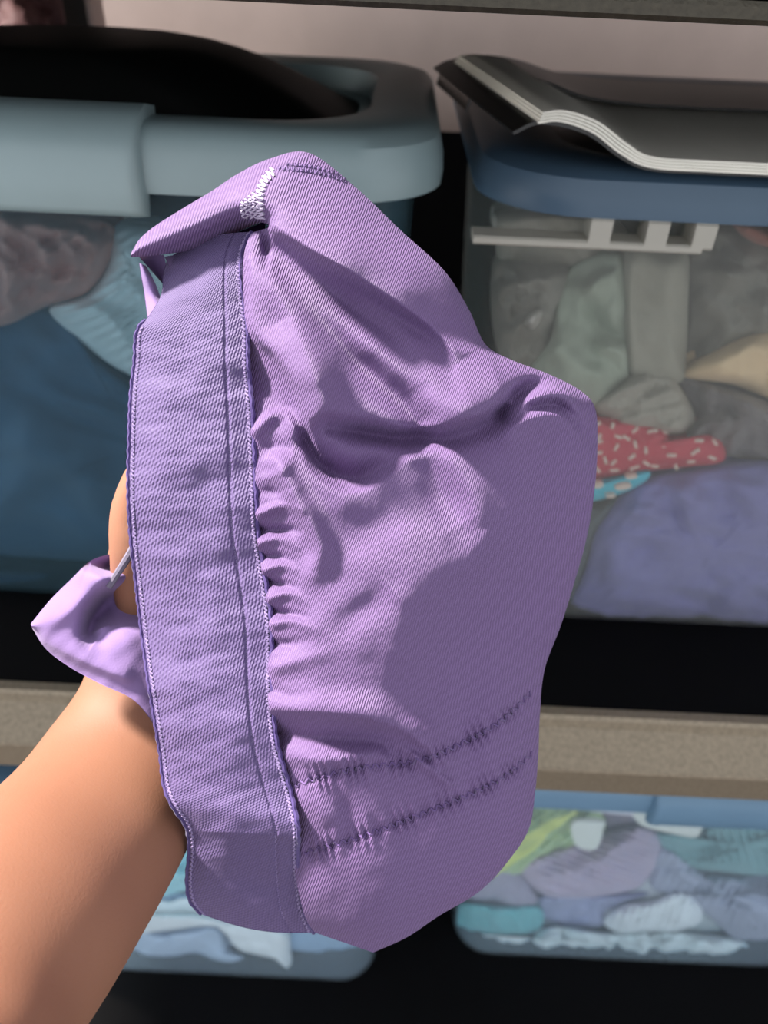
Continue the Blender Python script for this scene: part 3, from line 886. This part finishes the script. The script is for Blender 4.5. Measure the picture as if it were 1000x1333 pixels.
# ---- folds: (polyline, amplitude mm, fall-off left px, fall-off right px)
FOLDS = [
    # rolled hem crest across the top, steep below
    ([(352, 288), (400, 318), (465, 356), (535, 402), (582, 438), (600, 470)], [9, 11, 12, 11, 8, 2], 74, 13),
    ([(350, 318), (400, 358), (450, 398), (510, 445), (545, 500)], [-3, -6, -7, -6, -2], 17, 22),
    ([(390, 350), (450, 410), (520, 470), (600, 530)], [2, 4, 5, 4], 30, 30),
    ([(352, 330), (400, 400), (450, 455), (510, 510), (545, 548)], [-4, -5, -6, -7, -8], 20, 20),
    # second fold running down from the knot, shaded left flank
    ([(348, 300), (356, 345), (375, 395), (398, 445), (418, 495), (432, 540)], [3, 4, 6, 8, 9, 7], 34, 22),
    ([(330, 330), (330, 380), (334, 432), (362, 462), (386, 500), (402, 545), (418, 590)], [2, 4, 6, 9, 10, 9, 3], 30, 7),
    ([(326, 460), (345, 500), (365, 530)], [-6, -9, -6], 24, 22),
    ([(345, 300), (348, 325), (345, 350)], [-4, -5, -1], 5, 7),
    # lower end of the roll resting on the panel below
    ([(470, 548), (520, 553), (575, 552), (620, 540), (652, 522)], [2, 5, 7, 8, 6], 46, 8),
    ([(430, 555), (500, 568), (545, 573), (600, 568), (655, 545)], [-7, -8, -6, -4, -3], 14, 12),
    # deep crease and looped fold at the right
    ([(652, 538), (672, 515), (700, 498), (730, 492)], [-12, -14, -8, -2], 10, 13),
    ([(625, 440), (640, 480), (655, 520)], [4, 4, 2], 10, 34),
    ([(664, 540), (694, 516), (730, 512), (756, 532)], [4, 6, 5, 2], 9, 14),
    ([(668, 556), (705, 541), (738, 548), (758, 580)], [5, 6, 5, 3], 8, 42),
    ([(690, 530), (725, 528), (750, 550)], [-3, -5, -3], 7, 7),
    ([(665, 470), (700, 482), (745, 505)], [2, 3, 2], 8, 14),
    # valley and highlight in the middle of the panel
    ([(545, 590), (570, 640), (598, 690)], -3.6, 24, 24),
    ([(575, 585), (610, 625), (636, 690)], 2.4, 24, 20),
    ([(730, 560), (672, 640), (590, 740), (500, 840), (430, 940)], [2, 5, 6.5, 6, 2], 62, 80),
    ([(400, 575), (425, 610), (465, 622), (505, 600)], [-6, -9, -7, -2], 20, 11),
    ([(380, 560), (402, 610), (450, 645), (510, 620), (545, 585)], [1, 3, 4, 2.5, 1], 10, 40),
    ([(425, 830), (470, 795), (510, 762)], -3.2, 20, 22),
    ([(430, 760), (500, 720), (560, 690)], 2.6, 30, 40),
    ([(380, 850), (440, 820), (520, 760), (600, 700)], 2.4, 40, 46),
    # gathered pleats beside the waistband
    ([(332, 560), (352, 541), (372, 540), (384, 560)], [5, 7, 5, 3], 5, 11),
    ([(336, 590), (360, 585), (384, 588)], -6, 11, 12),
    ([(362, 600), (378, 640), (402, 680), (416, 715), (408, 745)], [6, 8, 7, 6, 3], 18, 12),
    ([(336, 625), (360, 618), (378, 600)], 3, 7, 7),
    ([(334, 640), (360, 640), (375, 636)], -3, 6, 6),
    ([(338, 668), (365, 658), (392, 664)], [6, 4, 1], 5, 8),
    ([(338, 690), (365, 690), (390, 690)], [-6, -5, -2], 6, 7),
    ([(338, 706), (362, 700), (386, 712)], [5, 3, 1], 5, 7),
    ([(342, 724), (362, 724), (380, 730)], [-5, -4, -1], 5, 6),
    ([(345, 742), (366, 736), (384, 742)], [5, 3, 1], 5, 6),
    ([(346, 757), (366, 760), (384, 764)], [-6, -5, -1], 5, 6),
    ([(352, 778), (375, 772), (396, 782)], [5, 4, 1], 5, 7),
    ([(352, 794), (372, 798), (395, 802)], [-6, -5, -1], 5, 6),
    ([(356, 812), (380, 808), (410, 820)], [5, 4, 1], 5, 8),
    ([(356, 838), (374, 838), (400, 834)], [-6, -5, -1], 7, 8),
    ([(360, 868), (380, 862), (420, 852)], [5, 4, 1], 8, 12),
    ([(358, 900), (380, 906), (420, 902)], [-3, -2, 0], 8, 10),
    # lower folds and pockets above the stitching
    ([(356, 922), (420, 926), (480, 934), (535, 955), (572, 990)], [5, 5, 5, 5, 3], 26, 8),
    ([(365, 955), (430, 958), (490, 962), (530, 985)], [-5, -5, -4, -2], 12, 14),
    ([(500, 962), (540, 985), (585, 1020)], [0, 3, 2], 6, 8),
    ([(385, 1035), (410, 1050), (430, 1080)], 3.5, 14, 16),
    ([(440, 1035), (455, 1060), (462, 1092)], -2.6, 10, 12),
    ([(360, 985), (420, 990), (480, 982)], 1.8, 9, 9),
    ([(620, 900), (600, 960), (610, 1020)], -1.6, 22, 22),
    ([(670, 850), (655, 930), (650, 1040)], 2.0, 26, 26),
    ([(480, 1080), (500, 1150), (490, 1220)], 2.0, 40, 40),
]
D = np.zeros(PX.shape)
for P_, A_, wl, wr in FOLDS:
    A_ = (np.array(A_) if hasattr(A_, '__len__') else A_)
    g_ = 1.25 if np.hypot(*np.diff(np.array(P_, float), axis=0).T).sum() > 100 else .8
    D = D + ridge(PX, PY, P_, g_ * A_ / 1000, wl, wr)
D += fn(PX, PY, 3, 70) * .0007 + fn(PX, PY, 4, 26) * .00012
# stitched hem lines with puckers
ST1 = [(384, 1022), (430, 1008), (480, 998), (545, 990), (600, 968), (650, 940), (692, 902)]
ST2 = [(396, 1110), (440, 1098), (500, 1078), (560, 1055), (620, 1030), (660, 1008), (694, 980)]
for ST, sd_ in ((ST1, 1), (ST2, 2)):
    Pc = crom(ST, 60)
    d, s_, a_ = polyd(PX, PY, Pc)
    D -= .0011 * np.exp(-(d / 6) ** 2)
    D += .0009 * np.exp(-(d / 15) ** 2) * np.sin(a_ * 2.6 + 2 * np.sin(a_ * .7 + sd_))
D *= rim
DEP = D0 - H - D
Vf = gat(PX, PY, DEP)
# back of the tube
NB = 60
tb = np.linspace(1, 0, NB + 1)[1:]
PXb = XI + (XO - XI) * tb
PYb = YI + (YO - YI) * tb
BK = np.clip(PF * 1.5, .003, .055)
Hb = BK * np.sqrt(np.clip(1 - np.clip((tb - .35) / .65, 0, 1) ** 2, 0, 1)) * (1 - .35 * np.clip((.35 - tb) / .35, 0, 1) ** 2)
Vb = gat(PXb, PYb, D0 + Hb + fn(PXb, PYb, 9, 60) * .001)
V = np.concatenate([Vf, Vb], 1)
# wale phase for the knit ribs
wx = 24 * np.sin(PY / 210) + 18 * np.sin((PX + PY) / 170)
U = PX * .93 + PY * .34 + wx * (1 + .2 * np.sin(PX / 90))
Vv = -PX * .34 + PY * .93
UVf = np.stack([U, Vv], -1)
UVb = np.stack([PXb * .93 + PYb * .34, -PXb * .34 + PYb * .93], -1)
UV = np.concatenate([UVf, UVb], 1)
mk('front_panel', V.reshape(-1, 3), grid_faces(NR, NC + NB, flip=True), M['purple'], G, uv=UV.reshape(-1, 2))
bpx, bpy_, bdp = PX.ravel(), PY.ravel(), DEP.ravel()


def body_depth(x, y):
    i = np.argmin((bpx - x) ** 2 + (bpy_ - y) ** 2)
    return bdp[i]


# ---- waistband
BL = [(218, 336), (212, 358), (210, 382), (196, 408), (178, 432), (175, 470), (170, 520), (168, 580), (167, 640), (170, 700), (177, 760), (184, 820), (192, 880), (200, 930), (208, 980), (214, 1025),
      (226, 1052), (242, 1076), (246, 1105), (243, 1145), (247, 1172), (262, 1190)]
BR = [(328, 302), (317, 325), (313, 352), (316, 385), (322, 425), (323, 475), (328, 525), (331, 585), (333, 640), (336, 695), (345, 750), (353, 805), (354, 860), (355, 915), (360, 965), (373, 1012),
      (382, 1045), (388, 1080), (388, 1115), (391, 1150), (396, 1185), (408, 1214)]
NBR, NBC = 420, 90
L = crom(BL, NBR)
Rr = crom(BR, NBR)
s = np.linspace(0, 1, NBR)[:, None]
q = np.linspace(0, 1, NBC)[None, :]
BX = L[:, 0:1] + (Rr[:, 0:1] - L[:, 0:1]) * q
BY = L[:, 1:2] + (Rr[:, 1:2] - L[:, 1:2]) * q
BY = BY + 9 * np.sin(q * math.pi) * np.clip((s - .9) / .1, 0, 1) - 10 * np.sin(q * math.pi) * np.clip((.2 - s) / .2, 0, 1)
bd = .2495 + .012 * (1 - q) ** 3 + .0012 * q ** 4
bd = bd + .016 * np.clip((.17 - s) / .17, 0, 1) ** 1.6 * (1 - .55 * q)            # bends back at the top
bd = bd + .038 * np.clip((BY - 1080 - 10 * q) / 130, 0, 1) ** 1.02                          # tucks back at the bottom
bd = bd - .0035 * np.exp(-((BY - 1072 + 25 * (1 - q)) / 24) ** 2)
bd = bd - .0016 * fn(BX, BY, 21, 90) - .0005 * fn(BX, BY, 22, 30)
bd = bd + .0008 * np.exp(-((q - .80) / .012) ** 2)                                 # stitched groove
bd = bd - .0005 * np.clip((q - .8) * 40, 0, 1)
bd = bd - .003 * np.exp(-((BY - 985) / 60) ** 2) * (1 - q)
front = gat(BX, BY, bd)
back = gat(BX + .6, BY, bd + .0016)
V = np.vstack([front.reshape(-1, 3), back.reshape(-1, 3)])
n = NBR * NBC
Fc = np.vstack([grid_faces(NBR, NBC, flip=True), grid_faces(NBR, NBC, off=n)])
extra = []
for i in range(NBR - 1):
    a, b = i * NBC, (i + 1) * NBC
    extra += [(a, b, b + n, a + n), (a + NBC - 1, a + NBC - 1 + n, b + NBC - 1 + n, b + NBC - 1)]
for j in range(NBC - 1):
    a = (NBR - 1) * NBC + j
    extra += [(j, j + n, j + 1 + n, j + 1), (a, a + 1, a + 1 + n, a + n)]
Fc = np.vstack([Fc, np.array(extra)])
UVn = np.stack([q * 150 + s * 330 + 0 * BX, s * 930 + 0 * q], -1)
UV = np.vstack([UVn.reshape(-1, 2), UVn.reshape(-1, 2)])
band = mk('waistband', V, Fc, M['purple_band'], G, uv=UV)


def line_on_band(qq, lift, amp=0, per=4, s0=0, s1=1, k=5, r=.0004, wav='sin'):
    """a thread laid along the band at fraction qq of its width"""
    n_ = int((s1 - s0) * 1900)
    ss = np.linspace(s0, s1, n_) * (NBR - 1)
    i = np.clip(ss.astype(int), 0, NBR - 2)
    f = ss - i
    j = min(NBC - 1, max(0, int(round(qq * (NBC - 1)))))
    x = BX[i, j] * (1 - f) + BX[i + 1, j] * f
    y = BY[i, j] * (1 - f) + BY[i + 1, j] * f
    d_ = bd[i, j] * (1 - f) + bd[i + 1, j] * f
    arc = np.cumsum(np.hypot(np.gradient(x), np.gradient(y)))
    x = x + amp * np.sin(arc * 6.283 / per)
    return gat(x, y, d_ - lift)


m = MB(); m.tube(line_on_band(1, .0002, .5, 17)[::3], .00075, 6)
m.build('edge_piping', M['piping'], band)
m = MB(); m.tube(line_on_band(0, .0, .5, 15, .16)[::3], .0006, 6)
m.build('edge_piping', M['piping'], band)
m = MB(); m.tube(line_on_band(.965, .0005, 1.2, 5.4), .00032, 4)
o = m.build('edge_stitching', M['thread'], band)
m = MB(); m.tube(line_on_band(.035, .0004, 1.2, 5.4, .18), .00030, 4)
o = m.build('edge_stitching', M['thread'], band)
m = MB(); m.tube(line_on_band(.80, -.0001, 1.1, 6.0, .04, .97), .00022, 4)
o = m.build('inner_stitching', M['thread'], band)


# ---- hem stitches on the panel
def zigzag(ST, name, mat, amp, per, r=.0003, lift=.0002, npt=4, parent=G):
    Pc = crom(ST, 400)
    arc = np.concatenate([[0], np.cumsum(np.hypot(*np.diff(Pc, axis=0).T))])
    k = int(arc[-1] / (per / npt))
    a = np.linspace(0, arc[-1], k)
    x, y = np.interp(a, arc, Pc[:, 0]), np.interp(a, arc, Pc[:, 1])
    tx, ty = np.gradient(x), np.gradient(y)
    l = np.hypot(tx, ty)
    o_ = amp * np.sign(np.sin(a * 6.283 / per)) * np.abs(np.sin(a * 6.283 / per)) ** .6
    x, y = x - ty / l * o_, y + tx / l * o_
    d_ = np.array([body_depth(u, v) for u, v in zip(x, y)]) - lift
    m_ = MB(); m_.tube(gat(x, y, d_), r, 4)
    return m_.build(name, mat, parent)


zigzag(ST1, 'hem_stitching', M['thread_dk'], 3.2, 11)
zigzag(ST2, 'hem_stitching', M['thread_dk'], 3.2, 11)
# cover-stitch at the very top: pale ladder seam and mesh patch
zigzag([(357, 222), (346, 233), (339, 248), (337, 266), (340, 286)], 'ladder_seam', M['thread_w'], 6, 6.5, .00036, .0005)
zigzag([(362, 219), (400, 222), (430, 228), (452, 236)], 'hem_stitching', M['thread_dk'], 3, 6, .0003, .0003)
zigzag([(372, 214), (405, 217), (440, 226)], 'hem_stitching', M['thread_dk'], 2, 6, .0003, .0003)
for k in range(4):
    zigzag([(316 + 5 * k, 262 - 4 * k), (315 + 5 * k, 272 - 2 * k), (318 + 5 * k, 284)], 'mesh_seam', M['thread_w'], 2.4, 6, .0003, .0004)


# ---- loose cloth pieces seen beside the band
def ribbon(name, A, B, dA, dB, bulge, mat, n=120, c=30, noise=0, th=.0012, parent=G, ridges=()):
    A_, B_ = crom(A, n), crom(B, n)
    dA_, dB_ = crom(np.array(dA)[:, None], n), crom(np.array(dB)[:, None], n)
    q_ = np.linspace(0, 1, c)[None, :]
    x = A_[:, 0:1] + (B_[:, 0:1] - A_[:, 0:1]) * q_
    y = A_[:, 1:2] + (B_[:, 1:2] - A_[:, 1:2]) * q_
    d_ = dA_ + (dB_ - dA_) * q_ - bulge * np.sin(q_ * math.pi)
    for r_ in ridges:
        d_ = d_ - ridge(x, y, r_[0], np.array(r_[1]) / 1000., r_[2], r_[3])
    if noise:
        d_ = d_ - noise * fn(x, y, 5, 40)
    f_, b_ = gat(x, y, d_), gat(x, y, d_ + th)
    N = n * c
    V_ = np.vstack([f_.reshape(-1, 3), b_.reshape(-1, 3)])
    Fc_ = grid_faces(n, c, flip=True).tolist() + grid_faces(n, c, off=N).tolist()
    for i in range(n - 1):
        a, b = i * c, (i + 1) * c
        Fc_ += [(a, b, b + N, a + N), (a + c - 1, a + c - 1 + N, b + c - 1 + N, b + c - 1)]
    for j in range(c - 1):
        a = (n - 1) * c + j
        Fc_ += [(j, j + N, j + 1 + N, j + 1), (a, a + 1, a + 1 + N, a + N)]
    return mk(name, V_, Fc_, mat, parent, uv=np.vstack([np.stack([x * .9 + y * .3, y], -1).reshape(-1, 2)] * 2))


# inside of the opening below the top roll
ribbon('inner_lining', [(214, 334), (250, 327), (300, 306), (345, 288)], [(222, 350), (262, 352), (300, 345), (348, 330)], [.272, .274, .278, .284], [.268, .268, .270, .28], .0, M['purple_in'])
ribbon('inner_lining', [(176, 330), (186, 340), (200, 356), (214, 372)], [(214, 332), (216, 345), (218, 362), (222, 384)], [.266, .276, .278, .274], [.280, .280, .280, .276], -.004, M['purple_in'], n=60)
ribbon('side_fold', [(181, 342), (184, 362), (188, 385), (192, 414)], [(190, 346), (201, 366), (208, 384), (212, 398)], [.266, .268, .270, .268], [.270, .270, .270, .266], .003, M['purple_in'], n=60, c=16)
# pointed drape at the left
ribbon('back_panel', [(40, 812), (66, 780), (92, 754), (118, 730), (148, 720), (178, 712), (215, 712), (260, 720)],
       [(42, 818), (60, 845), (90, 868), (130, 890), (172, 910), (198, 940), (215, 975), (260, 980)],
       [.272, .274, .276, .279, .283, .287, .29, .29], [.272, .270, .269, .268, .268, .269, .272, .28], .004, M['purple_in'], n=220, c=90, noise=.0006,
       ridges=[([(112, 742), (140, 752), (180, 738)], [4, 8, 6], 6, 18), ([(118, 736), (150, 738), (176, 722)], [-6, -14, -14], 12, 7), ([(180, 768), (145, 778), (124, 802), (118, 822), (128, 830)], [-3, -12, -15, -12, -4], 16, 12),
               ([(150, 800), (180, 790)], [-9, -10], 18, 20), ([(44, 815), (80, 800), (104, 780), (128, 756)], [1, 3, 4, 4], 20, 14), ([(60, 835), (110, 860), (160, 880)], [2, 3, 3], 16, 8)])
m = MB()
m.tube(gat(crom([(142, 764), (152, 748), (165, 728), (178, 706)], 30)[:, 0], crom([(142, 764), (152, 748), (165, 728), (178, 706)], 30)[:, 1], np.linspace(.270, .268, 30)), np.linspace(.0010, .0013, 30), 8)
m.build('trim_edge', M['grey_trim'], G)

# ------------------------------------------------------------------ forearm and hand
SKIN, nt, b = mat_new('skin')
tc = nd(nt, 'ShaderNodeTexCoord')
n1 = nd(nt, 'ShaderNodeTexNoise')
n1.inputs['Scale'].default_value = 22
n1.inputs['Detail'].default_value = 6
nt.links.new(tc.outputs['Object'], n1.inputs['Vector'])
mx = nd(nt, 'ShaderNodeMix', data_type='RGBA')
mx.inputs[6].default_value = lin((128, 86, 66))
mx.inputs[7].default_value = lin((142, 99, 78))
nt.links.new(n1.outputs[0], mx.inputs[0])
nt.links.new(mx.outputs[2], b.inputs['Base Color'])
b.inputs['Roughness'].default_value = .62
b.inputs['Specular IOR Level'].default_value = .35
b.inputs['Subsurface Weight'].default_value = .12
b.inputs['Subsurface Radius'].default_value = (.008, .003, .0015)
b.inputs['Subsurface Scale'].default_value = .5
n2 = nd(nt, 'ShaderNodeTexNoise')
n2.inputs['Scale'].default_value = 1400
nt.links.new(tc.outputs['Object'], n2.inputs['Vector'])
bp = nd(nt, 'ShaderNodeBump')
bp.inputs['Strength'].default_value = .18
bp.inputs['Distance'].default_value = .0003
nt.links.new(n2.outputs[0], bp.inputs['Height'])
nt.links.new(bp.outputs[0], b.inputs['Normal'])

m = MB()


def limb(ctrl, n=30, k=20, flat=1.0):
    """ctrl rows: px, py, depth, radius(m) ; ellipse flattened along the view by flat"""
    C_ = crom(ctrl, n)
    C_[:, 3] *= GS
    P = gat(C_[:, 0], C_[:, 1], C_[:, 2])
    r = C_[:, 3]
    T = np.gradient(P, axis=0)
    T /= np.linalg.norm(T, axis=1)[:, None]
    V_ = []
    for i in range(n):
        a = np.cross(T[i], fwd); a /= np.linalg.norm(a)
        b2 = np.cross(a, T[i])
        for j in range(k):
            t_ = 2 * math.pi * j / k
            V_.append(P[i] + r[i] * (math.cos(t_) * a + flat * math.sin(t_) * b2))
    Fc_ = [tuple(x) for x in grid_faces(n, k, True)]
    for e, i in ((0, 0), (1, n - 1)):
        tip = P[i] + T[i] * r[i] * (.8 if e else -.8)
        ring = [P[i] + (v - P[i]) * .7 + T[i] * r[i] * (.55 if e else -.55) for v in V_[i * k:(i + 1) * k]]
        o_ = len(V_)
        V_ += ring + [tip]
        for j in range(k):
            j2 = (j + 1) % k
            if e:
                Fc_ += [(i * k + j, i * k + j2, o_ + j2, o_ + j), (o_ + j, o_ + j2, o_ + k)]
            else:
                Fc_ += [(i * k + j2, i * k + j, o_ + j, o_ + j2), (o_ + j2, o_ + j, o_ + k)]
    m.add(V_, Fc_)


# forearm -> wrist -> palm
limb([(-190, 1500, .165, .034), (-80, 1325, .198, .0355), (22, 1197, .230, .0365), (105, 1095, .265, .0358), (165, 1005, .296, .0355), (205, 935, .309, .0345), (235, 860, .316, .037), (253, 780, .318, .039), (262, 700, .317, .037), (270, 640, .315, .033)], 60, 40, .72)
# heel of the hand at the right
limb([(205, 960, .310, .022), (232, 880, .314, .022), (262, 800, .316, .021)], 24, 20, .8)
# four fingers running up inside the cloth
limb([(225, 660, .300, .0105), (215, 590, .297, .0098), (222, 520, .296, .0088), (240, 470, .298, .0075)], 30, 16)
limb([(255, 650, .302, .0108), (258, 560, .299, .010), (278, 480, .299, .009), (300, 425, .302, .0078)], 30, 16)
limb([(285, 655, .304, .0104), (300, 575, .302, .0098), (325, 500, .303, .0088), (350, 455, .306, .0076)], 30, 16)
limb([(312, 670, .306, .0095), (338, 605, .306, .0088), (362, 550, .308, .0078), (385, 515, .311, .0068)], 30, 16)
# thumb leaving the side of the palm, its knuckle showing left of the band
limb([(222, 850, .306, .0135), (192, 780, .294, .0125), (183, 715, .282, .0118), (181, 668, .279, .0108), (196, 622, .277, .0098), (218, 592, .277, .0085)], 40, 20)
arm = m.build('person', SKIN)
rm = arm.modifiers.new('remesh', 'REMESH')
rm.mode = 'VOXEL'
rm.voxel_size = .0019
rm.use_smooth_shade = True
sm = arm.modifiers.new('smooth', 'SMOOTH')
sm.factor = .6
sm.iterations = 14
tag(arm, 'bare forearm and hand reaching in from the lower left, holding the purple underwear from inside', 'person')
